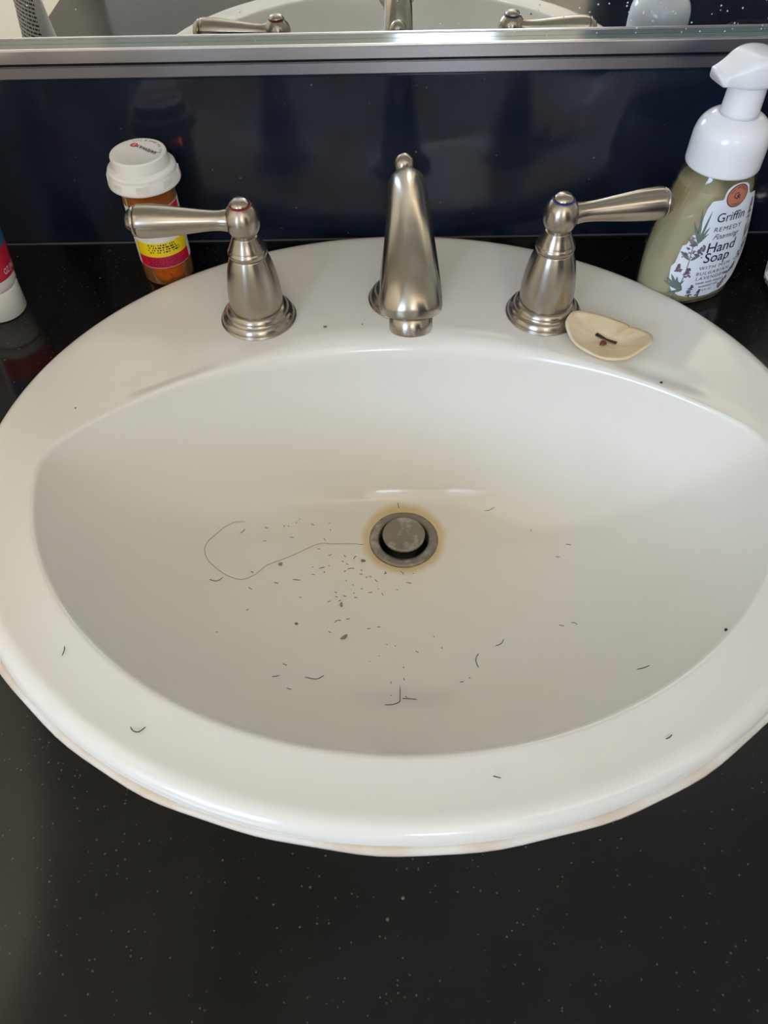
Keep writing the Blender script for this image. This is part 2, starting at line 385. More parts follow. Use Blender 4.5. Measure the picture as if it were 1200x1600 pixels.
sh.rotation_euler = Vector((0.86, -0.33, 0.98)).to_track_quat('Z', 'Y').to_euler(); sh.location = (-0.030, 0.012, -0.145)
cl = empty('added_uplighter', (0.85, -1.50, Z0)); tag(cl, 'added bowl light on a stand, warm fill by way of the ceiling', 'lamp')
V, F = lathe([(0.0, 0), (0.14, 0), (0.14, 0.02), (0.02, 0.035), (0.012, 0.05), (0.012, 1.15), (0.0, 1.15)], 32); mesh_obj('stand', V, F, M_chrome, cl)
V, F = lathe([(0.0, 1.1505), (0.10, 1.16), (0.19, 1.20), (0.24, 1.255), (0.23, 1.257), (0.18, 1.215), (0.0, 1.18)], 40); mesh_obj('bowl_shade', V, F, M_trim, cl)

# ------------------------------------------------------------------ vanity: cabinet, worktop, backsplash, mirror
CF = -0.335
cab = empty('vanity_cabinet', (0.3, 0, Z0)); tag(cab, 'dark wooden vanity cabinet carrying the black worktop', 'cabinet')
for nm, b in (('side_panel', (-0.705, -0.685, -0.31, 0.235, 0, 0.828)), ('side_panel', (0.68, 0.70, -0.31, 0.235, 0, 0.828)), ('front_panel', (-0.685, 0.68, -0.31, -0.29, 0.0, 0.828)), ('back_panel', (-0.685, 0.68, 0.215, 0.235, 0.0, 0.828))): box(nm, b, M_cab, cab)
for x in (-0.66, -0.2, 0.26):
    d = box('door', (x, x + 0.42, -0.33, -0.3105, 0.06, 0.80), M_cab, cab, 0.003); d2 = box('door_handle', (x + 0.38, x + 0.39, -0.345, -0.3305, 0.55, 0.68), M_nickel, d, 0.002)
def counter():
    n = 128; hx, hy, hcx = 0.250, 0.2205, -0.0025; x0, x1, y0, y1 = X0 + .0005, 1.02, CF, 0.2745
    inner, outer = [], []
    for i in range(n):
        a = 2 * math.pi * i / n; c, s = math.cos(a), math.sin(a); inner.append((hcx + hx * c, hy * s))
        k = min((x1 if c > 0 else -x0) / max(abs(c), 1e-9), (y1 if s > 0 else -y0) / max(abs(s), 1e-9)); outer.append((k * c, k * s))
    for X, Y in ((x0, y0), (x1, y0), (x1, y1), (x0, y1)):
        i = min(range(n), key=lambda q: (outer[q][0] - X) ** 2 + (outer[q][1] - Y) ** 2); outer[i] = (X, Y)
    V = [(x, y, z) for z in (0.0, -0.03) for L in (inner, outer) for x, y in L]; F = []
    for i in range(n):
        j = (i + 1) % n
        F += [(i, n + i, n + j, j), (2 * n + i, 2 * n + j, 3 * n + j, 3 * n + i), (n + i, 3 * n + i, 3 * n + j, n + j), (i, j, 2 * n + j, 2 * n + i)]
    return mesh_obj('countertop', V, F, M_granite, None, smooth=False)
tag(counter(), 'polished black granite worktop with fine pale flecks around the sink', 'countertop')
YW, YC, YM, ZB = 0.2401, 0.2640, 0.2743, 0.1265
bs = box('backsplash', (X0 + .0005, 1.02, YW, 0.2740, 0.0006, ZB), M_splash, None, 0.0012)
tag(bs, 'glossy black granite backsplash standing along the rear of the worktop', 'backsplash')
jt = box('sealant_joint', (X0 + .001, 1.019, YW - 0.0012, YW - 0.0001, 0.0002, 0.0012), M_joint, bs); jt['label'] = 'thin grey joint between backsplash and worktop'
mi = empty('mirror', (0.3, YM, 0.13)); tag(mi, 'large frameless wall mirror in a metal channel above the black backsplash', 'mirror')
x0, x1 = X0 + .001 - .3, 0.72
gl = box('mirror_glass', (x0, x1, 0.0, 0.005, 0.0040, 0.80), M_mirror, mi)
ge = box('glass_edge', (x0, x1, -0.0082, -0.0002, -0.0022, 0.0058), M_glassedge, mi); ge['label'] = 'greenish polished glass edge above the channel'
ch = bm_obj('channel', box_bm(x0, x1, YC - YM - 0.0015, YC - YM + 0.0018, -0.0026, 0.0064, 0.0006), M_chrome, mi); ch['label'] = 'shiny metal channel along the bottom of the mirror'
box('channel_foot', (x0, x1, YC - YM + 0.0019, -0.0004, -0.0034, -0.0024), M_chrome, mi)
# ------------------------------------------------------------------ the sink
def build_sink():
    root = empty('sink', (0, 0, 0)); tag(root, 'large oval white porcelain drop-in sink with a D-shaped bowl, set in the black worktop', 'sink')
    n = 224; RS = None; cols = []
    for i in range(n):
        th = 2 * math.pi * i / n; cs, sn = math.cos(th), math.sin(th); ro, re = r_outer(th), r_edge(th); nn, ee, rho = bowl_shape(th)
        c = []
        def at(r, z): c.append((DRX + r * cs, DRY + r * sn, z))
        at(ro - 0.016, -0.010); at(ro - 0.012, 0.0012); at(ro - 0.0004, 0.0012); at(ro, 0.0030)
        for k in range(1, 7):                                # rounded outer shoulder
            a = math.pi / 2 * k / 6; at(ro - 0.010 * (1 - math.cos(a)), 0.0030 + (RIM_Z - 0.0006 - 0.0030) * math.sin(a))
        phi = lip_angle(th); ri, ra = re + rho * math.sin(phi), ro - 0.010
        for k in range(1, 15):                               # rim / faucet ledge, a touch dished
            t = k / 15; r = ra + (ri - ra) * t; x, y = DRX + r * cs, DRY + r * sn
            at(r, RIM_Z - 0.0006 - 0.0004 * t - 0.0006 * math.sin(math.pi * t) + groove(x, y))
        for k in range(0, 9):                                # soft lip
            a = phi * k / 8; at(re + rho * (math.sin(phi) - math.sin(a)), RIM_Z - 0.001 - rho + rho * math.cos(a))
        t0 = 0.0225 / re
        for k in range(1, 45):
            s = k / 44; t = 1 - (1 - t0) * (s ** 1.7); at(re * t, bowl_z(th, t))
        z = bowl_z(th, t0); at(0.0225, z - 0.004); at(0.0215, z - 0.03)
        cols.append(c)
    m = len(cols[0]); RS = [[cols[i][j] for i in range(n)] for j in range(m)]
    V, F = rings(RS, False, False); F = [tuple(reversed(f)) for f in F]
    o = mesh_obj('basin', V, F, M_porc, root)
    # lumpy bead of sealant round the rim
    rnd = random.Random(3); RS = []; N = 180; ph = [rnd.random() * 6.28 for _ in range(6)]
    for i in range(N):
        th = 2 * math.pi * i / N; cs, sn = math.cos(th), math.sin(th); ro = r_outer(th)
        w = 0.0030 + 0.0005 * math.sin(5 * th + ph[0]) + 0.0004 * math.sin(13 * th + ph[1]) + 0.0003 * math.sin(31 * th + ph[2]); h = 0.0035 + 0.0005 * math.sin(9 * th + ph[3])
        RS.append([(DRX + r * cs, DRY + r * sn, z) for r, z in ((ro - 0.004, 0.0004), (ro + w, 0.0003), (ro + w * 0.9, h * 0.45), (ro + w * 0.45, h * 0.85), (ro - 0.0006, h))])
    V, F = rings(RS, False, False, True); b = mesh_obj('sealant_bead', V, F, M_seal, root); b['label'] = 'uneven beige sealant bead round the rim'
build_sink()
dz = bowl_z(0.0, 0.0)
dr = empty('pop_up_drain', (DRX, DRY, BOWL_Z)); tag(dr, 'tarnished round pop-up drain with raised stopper in the floor of the sink bowl', 'drain')
V, F = lathe([(0.0192, -0.020), (0.0192, 0.0012), (0.0202, 0.0022), (0.0240, 0.0022), (0.0262, 0.0014), (0.0270, 0.0003), (0.0268, 0.0), (0.0215, -0.0012), (0.0214, -0.020)], 64, True); mesh_obj('flange', V, F, M_drain, dr)
V, F = lathe([(0.0, -0.019), (0.0186, -0.019), (0.0186, -0.012), (0.0, -0.012)], 48); mesh_obj('drain_well', V, F, M_dark, dr)
V, F = lathe([(0.0, -0.0119), (0.004, -0.0119), (0.004, 0.002), (0.0145, 0.0035), (0.0163, 0.0052), (0.0165, 0.0066), (0.0158, 0.0076), (0.0148, 0.0080), (0.006, 0.0084), (0.0, 0.0085)], 56); st = mesh_obj('stopper', V, F, M_drain, dr)

# ------------------------------------------------------------------ faucet
DECK = RIM_Z - 0.0010
def handle(x, sgn, tip, ring_mat, label):
    r = empty('lever_tap', (x, 0.1274, DECK)); tag(r, label, 'tap', None)
    V, F = lathe(cr([(0.0, 0.0), (0.0248, 0.0), (0.0257, 0.0012), (0.0256, 0.0028), (0.0243, 0.0050), (0.0226, 0.0062), (0.0218, 0.0072), (0.0213, 0.0088), (0.0201, 0.0104), (0.0188, 0.0112)], 4) + [(0.0, 0.0112)], 56); e = mesh_obj('base_flange', V, F, M_nickel, r)
    V, F = lathe([(0.0, 0.0113), (0.0182, 0.0113)] + cr([(0.0184, 0.0118), (0.0186, 0.018), (0.0181, 0.026), (0.0168, 0.035), (0.0148, 0.044), (0.0124, 0.0510)], 5) + [(0.0, 0.0510)], 56); mesh_obj('body', V, F, M_nickel, r)
    V, F = lathe([(0.0, 0.0511), (0.0122, 0.0511)] + cr([(0.0126, 0.0514), (0.0132, 0.0528), (0.0130, 0.0546), (0.0121, 0.0560), (0.0117, 0.0572), (0.0108, 0.0592), (0.0095, 0.0620), (0.0084, 0.0652)], 4) + [(0.0, 0.0655)], 48); mesh_obj('collar', V, F, M_nickel, r)
    bc = Vector((0, 0, 0.0755))
    V, F = lathe([(0.0116 * math.sin(a) * (1 if a < 1.57 else 1.0), bc.z - 0.0128 * math.cos(a)) for a in [math.pi * (0.13 + 0.87 * k / 22) for k in range(23)]], 40); hub = mesh_obj('hub', V, F, M_nickel, r)
    V, F = lathe([(0.0066, bc.z + 0.0104), (0.0064, bc.z + 0.0116), (0.0052, bc.z + 0.0131), (0.0032, bc.z + 0.0140), (0.0, bc.z + 0.0143)], 40); mesh_obj('hub_cap', V, F, M_nickel, r)
    V, F = lathe([(0.00665, bc.z + 0.0102), (0.00730, bc.z + 0.0101), (0.00700, bc.z + 0.0108)], 40, True); rg = mesh_obj('indicator_ring', V, F, ring_mat, r); rg['label'] = 'thin red ring on the hub' if ring_mat is M_red else 'thin blue ring on the hub'
    d = Vector(tip) - (Vector((x, 0.1274, DECK)) + bc); L = d.length; d.normalize()
    prof = cr([(0.008, 0.0076), (0.011, 0.0068), (0.016, 0.0063), (0.024, 0.0068), (0.036, 0.0082), (0.050, 0.0098), (0.060, 0.0103), (0.066, 0.0100), (L - 0.0048, 0.0087)], 6)
    V, F = lathe([(0.0, prof[0][0])] + [(rr, ss) for ss, rr in prof] + [(0.0, L - 0.0045)], 40)
    q = Vector((0, 0, 1)).rotation_difference(d).to_matrix().to_4x4(); lm = M_nickel_lever
    lv = mesh_obj('lever', V, F, lm, r); lv.matrix_local = Matrix.Translation(bc) @ q
    V, F = lathe([(0.0, L - 0.0046), (0.0083, L - 0.0046), (0.0091, L - 0.0041), (0.0092, L - 0.0030), (0.0085, L - 0.0022), (0.0079, L - 0.0018), (0.0070, L - 0.0002), (0.0048, L + 0.0014), (0.0, L + 0.0021)], 40)
    mesh_obj('lever_cap', V, F, M_nickel_lever, lv)
    return r
M_nickel_lever = nickel('brushed_nickel_lever', 0.0, 0.25)
handle(-0.1016, -1, (-0.1735, 0.1252, 0.0886), M_red, 'brushed nickel lever handle with a red ring, left of the faucet spout')
handle(0.1016, 1, (0.1722, 0.1372, 0.0890), M_blue, 'brushed nickel lever handle with a blue ring, right of the faucet spout')
def spout():
    r = empty('faucet_spout', (0.0035, 0.146, DECK)); tag(r, 'brushed nickel faucet spout arching over the sink between the two handles', 'faucet')
    V, F = lathe(cr([(0.0, 0.0), (0.0250, 0.0), (0.0258, 0.0012), (0.0256, 0.0030), (0.0240, 0.0052), (0.0222, 0.0066), (0.0212, 0.0090), (0.0196, 0.0105)], 4) + [(0.0, 0.0106)], 56); mesh_obj('base_flange', V, F, M_nickel, r)
    # centreline (y, z above the deck) with half width and half height
    P = cr([(0.0, 0.0108, 0.0185, 0.0185), (0.0005, 0.022, 0.0178, 0.0178), (0.0012, 0.045, 0.0150, 0.0152), (0.0, 0.066, 0.0130, 0.0135), (-0.0050, 0.082, 0.0122, 0.0122), (-0.0150, 0.0940, 0.0118, 0.0112), (-0.0300, 0.0985, 0.0118, 0.0108), (-0.0480, 0.0975, 0.0126, 0.0112), (-0.0680, 0.0935, 0.0142, 0.0128), (-0.0860, 0.0875, 0.0160, 0.0145), (-0.0990, 0.0810, 0.0174, 0.0158), (-0.1060, 0.0755, 0.0179, 0.0162), (-0.1090, 0.0718, 0.0172, 0.0154), (-0.1098, 0.0704, 0.0150, 0.0134)], 5)
    V, F = sweep([(0, p[0], p[1]) for p in P], [(p[2], p[3]) for p in P], 40, ref=Vector((0, -0.5, 1)) if False else Vector((1, 0, 0)))
    # ref along x: first axis of the section is vertical-ish, second is x
    RS = []
    for i, p in enumerate(P):
        a, b = P[max(i - 1, 0)], P[min(i + 1, len(P) - 1)]; t = Vector((0, b[0] - a[0], b[1] - a[1])).normalized(); u = Vector((1, 0, 0)).cross(t).normalized()
        RS.append([Vector((0, p[0], p[1])) + Vector((1, 0, 0)) * (p[2] * math.cos(2 * math.pi * k / 40)) + u * (p[3] * math.sin(2 * math.pi * k / 40)) for k in range(40)])
    V, F = rings(RS); sp = mesh_obj('spout_body', V, F, M_spout, r)
    d = Vector((0, -0.30, -0.95)).normalized(); q = Vector((0, 0, 1)).rotation_difference(d).to_matrix().to_4x4()
    V, F = lathe([(0.0, -0.004), (0.0124, -0.004), (0.0125, 0.0075), (0.0119, 0.0088), (0.0106, 0.0091), (0.0102, 0.0074), (0.0, 0.0072)], 40)
    a = mesh_obj('aerator', V, F, M_nickel_scaly, r); a.matrix_local = Matrix.Translation((0, -0.1085, 0.0690)) @ q; a['label'] = 'aerator tip crusted with white limescale'
    V, F = sweep([(0, 0, 0), (0, 0, 0.0722)], 0.0026, 16); rod = mesh_obj('lift_rod', V, F, M_nickel, r); rod.location = (-0.001, 0.0195, 0.0085)
    V, F = lathe([(0.0, 0.0), (0.0045, 0.0), (0.0048, 0.002), (0.0036, 0.004)] + [(0.0069 * math.sin(math.pi * (0.2 + 0.8 * k / 12)), 0.0108 - 0.0070 * math.cos(math.pi * (0.2 + 0.8 * k / 12))) for k in range(13)], 32); kn = mesh_obj('knob', V, F, M_nickel, rod); kn.location = (0, 0, 0.0707)
spout()

# ------------------------------------------------------------------ amber pill bottle
def pill_bottle():
    C = Vector((-0.180, 0.200, 0.0002)); r = empty('pill_bottle', C); tag(r, 'amber pill bottle with white cap and red and yellow labels behind the left lever', 'pill bottle')
    V, F = lathe([(0.0, 0.0012), (0.0172, 0.0012), (0.0178, 0.0022), (0.0178, 0.0765), (0.0190, 0.0765), (0.0190, 0.0015), (0.0184, 0.0), (0.0, 0.0)], 56); mesh_obj('vial', V, F, M_vial, r)
    prof = [(0.0, 0.0767), (0.0200, 0.0767), (0.0200, 0.0752), (0.0246, 0.0752), (0.0253, 0.0757), (0.0255, 0.0770), (0.0250, 0.0780), (0.0241, 0.0828), (0.0236, 0.0836), (0.0238, 0.0846), (0.0235, 0.0860), (0.0220, 0.0868), (0.0204, 0.0872), (0.0199, 0.0877), (0.0202, 0.0888), (0.0197, 0.0896), (0.0199, 0.0908), (0.0194, 0.0916), (0.0195, 0.0942), (0.0191, 0.0952), (0.0184, 0.0956), (0.0176, 0.0953), (0.0, 0.0953)]
    V, F = lathe(prof, 64); cap = mesh_obj('cap', V, F, M_whiteplastic, r)
    bm = bmesh.new()
    for a0 in range(0, 360, 45):
        for k in range(8):
            a = math.radians(a0 + k * 2.6)
            res = bmesh.ops.create_cube(bm, size=1.0)
            Mx = Matrix.Rotation(a, 4, 'Z') @ Matrix.Translation((0.0245, 0, 0.0804)) @ Matrix.Rotation(math.radians(-5), 4, 'Y') @ Matrix.Diagonal((0.0011, 0.0006, 0.0044, 1))
            for v in res['verts']: v.co = Mx @ v.co
    g = bm_obj('grip_ribs', bm, M_whiteplastic, cap); g['kind'] = 'stuff'
    # print on the cap top (reads from behind: rotated towards the mirror)
    rot = math.radians(143); cs, sn = math.cos(rot), math.sin(rot)
    top = lambda z: (lambda u, v: (u * cs - v * sn, u * sn + v * cs, z))
    p = Print().text('SAFEWAY', -0.0027, -0.0072, 0.0046, sx=0.95, bold=0.00012); p.arc_text('Pull Tab Down & Turn', 0, 0, 0.0166, math.radians(-150), math.radians(6.2), 0.0029, True)
    p.build('cap_print', top(0.09545), M_ink, cap)
    Print().disc(0.0090, -0.0050, 0.0027).build('cap_logo', top(0.09545), M_logored, cap)
    Print().stroke([(0.0100, -0.0040), (0.0082, -0.0038), (0.0082, -0.0049), (0.0096, -0.0051), (0.0096, -0.0062), (0.0078, -0.0061)], 0.00035).build('cap_logo_mark', top(0.09550), M_whiteplastic, cap)
    ph0 = math.atan2(-0.90, 0.22)
    surf = lambda rad: (lambda u, v: (rad * math.cos(ph0 + u / rad), rad * math.sin(ph0 + u / rad), v))
    def band(name, u0, u1, z0, z1, rad, mt, par, slope=0.0):
        n = 40; V, F = [], []
        for i in range(n + 1):
            u = u0 + (u1 - u0) * i / n
            for z in (z0, z1): V.append(surf(rad)(u, z))
        for i in range(n): F.append((2 * i, 2 * i + 2, 2 * i + 3, 2 * i + 1))
        return mesh_obj(name, V, F, mt, par)
    lab = band('prescription_label', -0.034, 0.034, 0.0155, 0.0625, 0.01915, M_paper, r)
    band('red_sticker', -0.0195, 0.0240, 0.0480, 0.0620, 0.01922, M_labred, lab); band('yellow_sticker', -0.0215, 0.0225, 0.0250, 0.0362, 0.01922, M_labyel, lab); band('red_sticker', -0.0215, 0.0225, 0.0158, 0.0249, 0.01922, M_labred, lab)
    rnd = random.Random(5); f = surf(0.01928)
    Print().lines(-0.011, 0.015, [0.0345, 0.0326, 0.0307, 0.0288], 0.0011, rnd).build('label_print', f, M_ink, lab)
    Print().lines(-0.014, 0.018, [0.0232, 0.0216, 0.0200, 0.0184, 0.0170], 0.0009, rnd).build('label_print', f, M_inkpurple, lab)
    Print().lines(-0.012, 0.018, [0.0588, 0.0570, 0.0552, 0.0534], 0.0009, rnd).build('label_print', f, M_inkpurple, lab)
    pr = Print()
    for k in range(16): pr.rect(-0.0300, 0.020 + k * 0.0024, -0.0245, 0.020 + k * 0.0024 + 0.0006 + 0.0009 * rnd.random())
    pr.build('label_print', f, M_ink, lab)
    return C
PC = pill_bottle()
def capsule_mesh():
    prof = [(0.0026 * math.sin(math.pi / 2 * k / 4), -0.0030 - 0.0026 * math.cos(math.pi / 2 * k / 4)) for k in range(5)]; prof += [(rr, -z) for rr, z in reversed(prof)]
    V, F = lathe(prof, 12); me = bpy.data.meshes.new('pill'); me.from_pydata(V, [], F); me.polygons.foreach_set('use_smooth', [True] * len(me.polygons)); me.materials.append(M_pill); return me
cm = capsule_mesh(); rnd = random.Random(11); placed = []
for lay in range(5):
    z = 0.0046 + lay * 0.0047
    for rad, cnt in ((0.0138, 8), (0.0075, 3)):
        for k in range(cnt):
            a = 2 * math.pi * (k + 0.5 * (lay % 2)) / cnt + rnd.uniform(-.1, .1)
            o = bpy.data.objects.new('pill', cm); COL.objects.link(o)
            o.location = PC + Vector((rad * math.cos(a), rad * math.sin(a), z + rnd.uniform(-.0003, .0003)))
            o.rotation_euler = (math.pi / 2 + rnd.uniform(-.25, .25), 0, a + rnd.uniform(-.25, .25))
            tag(o, 'small oblong pill in the heap at the bottom of the amber bottle', 'pill', 'pills heaped inside the amber bottle')

# ------------------------------------------------------------------ foaming soap dispenser
def soap():
    yaw = math.radians(20); C = Vector((0.2135, 0.1730, 0.0004)); r = empty('soap_dispenser', C, yaw)
    tag(r, 'clear pump bottle of yellow hand soap with a lavender label, right of the sink', 'soap dispenser')
    T = [(0.0, 0.0335, 0.0225), (0.0012, 0.0355, 0.0243), (0.004, 0.0370, 0.0256), (0.030, 0.0378, 0.0262), (0.050, 0.0352, 0.0254), (0.068, 0.0312, 0.0243), (0.082, 0.0272, 0.0232), (0.090, 0.0246, 0.0224), (0.096, 0.0222, 0.0215), (0.101, 0.0212, 0.0212)]
    TT = cr(T, 5)
    def ring(z, ins=0.0, n=72):
        a, b = interp(TT, z); return [((a - ins) * math.copysign(abs(math.cos(q)) ** 0.92, math.cos(q)), (b - ins) * math.copysign(abs(math.sin(q)) ** 0.92, math.sin(q)), z) for q in [2 * math.pi * i / n for i in range(n)]]
    zs = [t[0] for t in TT]
    V, F = rings([ring(z) for z in zs] + [ring(z, 0.0013) for z in reversed(zs) if z > 0.0015] + [ring(0.0016, 0.003)]); b = mesh_obj('bottle', V, F, M_clear, r)
    zl = [0.0019] + [z for z in zs if 0.003 < z < 0.0845] + [0.0850]
    V, F = rings([ring(z, 0.0031 if z < 0.0025 else 0.0014) for z in zl]); mesh_obj('liquid_soap', V, F, M_soap, r)
    V, F = sweep([(0.002, 0.004, 0.098), (0.004, 0.006, 0.05), (0.012, 0.006, 0.006)], 0.0022, 14); mesh_obj('dip_tube', V, F, M_whiteplastic, r)
    V, F = lathe([(0.0, 0.0960), (0.0190, 0.0955), (0.0226, 0.0950), (0.0238, 0.0952), (0.0241, 0.0962)] + cr([(0.0241, 0.0985), (0.0240, 0.1100), (0.0236, 0.1150), (0.0222, 0.1195), (0.0196, 0.1232), (0.0160, 0.1258), (0.0128, 0.1272)], 4) + [(0.0, 0.1275)], 56); mesh_obj('collar', V, F, M_soapplastic, r)
    V, F = lathe([(0.0, 0.1274), (0.0122, 0.1274), (0.0118, 0.1300), (0.0114, 0.1450), (0.0114, 0.1500), (0.0, 0.1500)], 40); mesh_obj('pump_neck', V, F, M_soapplastic, r)
    # pump head: rounded cap drawn out into a flat-ended nozzle
    hd = math.radians(196) - yaw; ax, ay = Vector((math.cos(hd), math.sin(hd), 0)), Vector((-math.sin(hd), math.cos(hd), 0))
    sec = [(-0.0158, 0.0060, 0.1480, 0.1560), (-0.0150, 0.0105, 0.1465, 0.1590), (-0.0110, 0.0140, 0.1456, 0.1618), (-0.004, 0.0152, 0.1452, 0.1632), (0.003, 0.0150, 0.1452, 0.1632), (0.009, 0.0136, 0.1456, 0.1616), (0.014, 0.0116, 0.1466, 0.1590), (0.019, 0.0100, 0.1476, 0.1566), (0.0235, 0.0090, 0.1480, 0.1550)]
    RS = []
    for s, w, zb, zt in cr(sec, 3):
        zc, hh = (zb + zt) / 2, (zt - zb) / 2
        RS.append([ax * s + ay * (w * math.copysign(abs(math.cos(q)) ** 0.38, math.cos(q))) + Vector((0, 0, zc + hh * math.copysign(abs(math.sin(q)) ** 0.42, math.sin(q)))) for q in [2 * math.pi * i / 40 for i in range(40)]])
    V, F = rings(RS); mesh_obj('pump_head', V, F, M_soapplastic, r)
    # surface coordinates of the front face: u along the surface from the front centre, v = height
    def surf(off):
        def f(u, v):
            ring_ = 0.0; a, b = interp(TT, v)
            q = -math.pi / 2; acc = 0.0; st = 0.01 if u > 0 else -0.01
            pt = lambda q: (a * math.copysign(abs(math.cos(q)) ** 0.92, math.cos(q)), b * math.copysign(abs(math.sin(q)) ** 0.92, math.sin(q)))
            x, y = pt(q)
            for _ in range(400):
                x2, y2 = pt(q + st); ds = math.hypot(x2 - x, y2 - y)
                if acc + ds >= abs(u):
                    k = (abs(u) - acc) / ds if ds else 0; x, y = x + (x2 - x) * k, y + (y2 - y) * k; break
                acc += ds; q += st; x, y = x2, y2
            nrm = Vector((x / a ** 2, y / b ** 2, 0)).normalized()
            return Vector((x, y, v)) + nrm * off
        return f
    # label outline (half widths by height) with the arched top for the seal
    def grid(name, hw, z0, z1, off, mt, par, back=False, m=46, k=54):
        V, F = [], []; f = surf(off)
        for j in range(m + 1):
            z = z0 + (z1 - z0) * j / m; w0, w1 = hw(z)
            for i in range(k + 1):
                u = w0 + (w1 - w0) * i / k; p = f(u, z); V.append(Vector((-p.x, -p.y, p.z)) if back else p)
        for j in range(m):
            for i in range(k):
                a = j * (k + 1) + i; F.append((a, a + 1, a + k + 2, a + k + 1))
        return mesh_obj(name, V, F, mt, par)
    lt = [(0.0075, -0.004, 0.004), (0.0085, -0.013, 0.013), (0.0105, -0.021, 0.020), (0.015, -0.0275, 0.0255), (0.022, -0.031, 0.0285), (0.034, -0.0325, 0.0295), (0.0365, -0.0305, 0.0295), (0.050, -0.0285, 0.0280), (0.0505, -0.0262, 0.0278), (0.058, -0.0235, 0.0265), (0.0585, -0.0200, 0.0262), (0.070, -0.0195, 0.0235), (0.076, -0.0185, 0.0215), (0.0815, -0.0160, 0.0190), (0.0822, -0.0092, 0.0115), (0.0860, -0.0090, 0.0092), (0.0890, -0.0080, 0.0080), (0.0915, -0.0050, 0.0050), (0.0922, -0.001, 0.001)]
    lab = grid('front_label', lambda z: interp(lt, z), 0.0075, 0.0922, 0.00025, M_soaplabel, r, m=84); lab['label'] = 'white label printed with lavender sprigs and a copper seal'
    f1, f2 = surf(0.00038), surf(0.00052)
    p = Print()
    p.text('Griffin', 0.0005, 0.0668, 0.0092, sx=0.95, bold=0.00003); p.text('REMEDY', 0.0005, 0.0600, 0.0046, sx=1.12, space=1.2)
    p.text('Hand', 0.0, 0.0445, 0.0108, bold=0.00008); p.text('Soap', -0.001, 0.0368, 0.0108, bold=0.00008); p.text('WITH MSM', 0.0, 0.0312, 0.0039, sx=1.15, space=1.2)
    p.build('label_lettering', f2, M_navyink, lab)
    Print().text('Foaming', 0.0, 0.0543, 0.0056, shear=0.5, sx=1.05).build('label_lettering', f2, M_ink, lab)
    p = Print().text('BULGARIAN', 0.0, 0.0268, 0.0038, sx=1.1, space=1.25); p.text('LAVENDER', -0.0005, 0.0226, 0.0038, sx=1.1, space=1.25)
    p.text('made with natural', 0.0, 0.0190, 0.0031); p.text('essential oils', 0.0, 0.0158, 0.0031); p.text('8 FL OZ', 0.0, 0.0122, 0.0023)
    p.build('label_lettering', f2, M_ink, lab)
    Print().plate(0.0, 0.0838, 0.0078).build('copper_seal', f1, M_copper, lab)
    p = Print().ring(0, 0.0838, 0.0072, 0.0077, 40).text('G', -0.0009, 0.0822, 0.0056).text('R', 0.0010, 0.0814, 0.0050)
    p.arc_text('ALL NATURAL', 0, 0.0838, 0.0051, math.radians(152), -math.radians(12.4), 0.0020); p.arc_text('SINCE', 0, 0.0838, 0.0063, math.radians(246), math.radians(12), 0.0020, True)
    p.build('seal_lettering', f2, M_navyink, lab)
    # lavender sprigs
    lf, lv, dk = Print(), Print(), Print(); rnd = random.Random(2)
    def leaf(x, y, ang, ln, w=0.0011):
        c = math.radians(ang); dx, dy = math.cos(c), math.sin(c); lf.stroke([(x + dx * ln * t, y + dy * ln * t + 0.0006 * math.sin(3 * t)) for t in (0, .25, .5, .75, 1)], [w * .3, w, w, w * .7, 0.0001])
    def flower(x, y, ang, ln, wd=0.0030):
        c = math.radians(ang); dx, dy = math.cos(c), math.sin(c)
        for k in range(34):
            t = rnd.random(); s = rnd.uniform(-1, 1) * wd * (1.15 - t); px, py = x + dx * ln * t - dy * s, y + dy * ln * t + dx * s
            (lv if rnd.random() < .62 else dk).disc(px, py, rnd.uniform(.0006, .0011), rnd.uniform(.0005, .0009), 7)
    def stem(pts, w=0.00035): lf.stroke(cr(pts, 6), w)
    stem([(-0.0255, 0.008), (-0.0225, 0.020), (-0.0215, 0.032), (-0.0215, 0.050)]); flower(-0.0222, 0.0415, 92, 0.015, 0.0042); flower(-0.0165, 0.0425, 70, 0.009, 0.003); flower(-0.0205, 0.0265, 85, 0.007, 0.0032); flower(-0.0265, 0.0300, 100, 0.006, 0.0025)
    for a, l in ((118, .013), (135, .012), (152, .011), (100, .010), (60, .008)): leaf(-0.0245, 0.0165, a, l)
    for a, l in ((96, .024), (80, .023), (66, .013), (112, .016), (52, .009)): leaf(-0.0188, 0.0520, a, l, 0.0008)
    leaf(-0.0186, 0.0505, 150, 0.009, 0.0013); leaf(-0.022, 0.0400, 140, 0.009, 0.0013); leaf(-0.0205, 0.0395, 30, 0.007, 0.0012)
    for a in (160, 125, 200): leaf(-0.0200, 0.0150, a, 0.010, 0.0011)
    flower(-0.0150, 0.0090, 80, 0.010, 0.0032); flower(-0.0075, 0.0080, 75, 0.006, 0.0018); flower(0.0105, 0.0110, 60, 0.010, 0.0030); stem([(0.011, 0.012), (0.0165, 0.024), (0.0205, 0.034)]); flower(0.0205, 0.0320, 75, 0.015, 0.0036); flower(0.0175, 0.0235, 70, 0.006, 0.0022); leaf(0.0150, 0.0225, 170, 0.004); leaf(0.0150, 0.0225, 20, 0.005)
    stem([(0.0205, 0.046), (0.0200, 0.058), (0.0190, 0.068)]); flower(0.0180, 0.0640, 95, 0.014, 0.0020)
    for a, l in ((75, .014), (105, .012), (60, .010)): leaf(0.0210, 0.0480, a, l, 0.0009)
    lf.build('printed_leaves', surf(0.00034), M_leaf, lab); lv.build('printed_flowers', surf(0.00042), M_lav, lab); dk.build('printed_flowers', surf(0.00048), M_lav2, lab)
    bk = grid('back_label', lambda z: (-0.027, 0.027), 0.012, 0.070, 0.00025, M_paper, r, back=True, m=24)
soap()

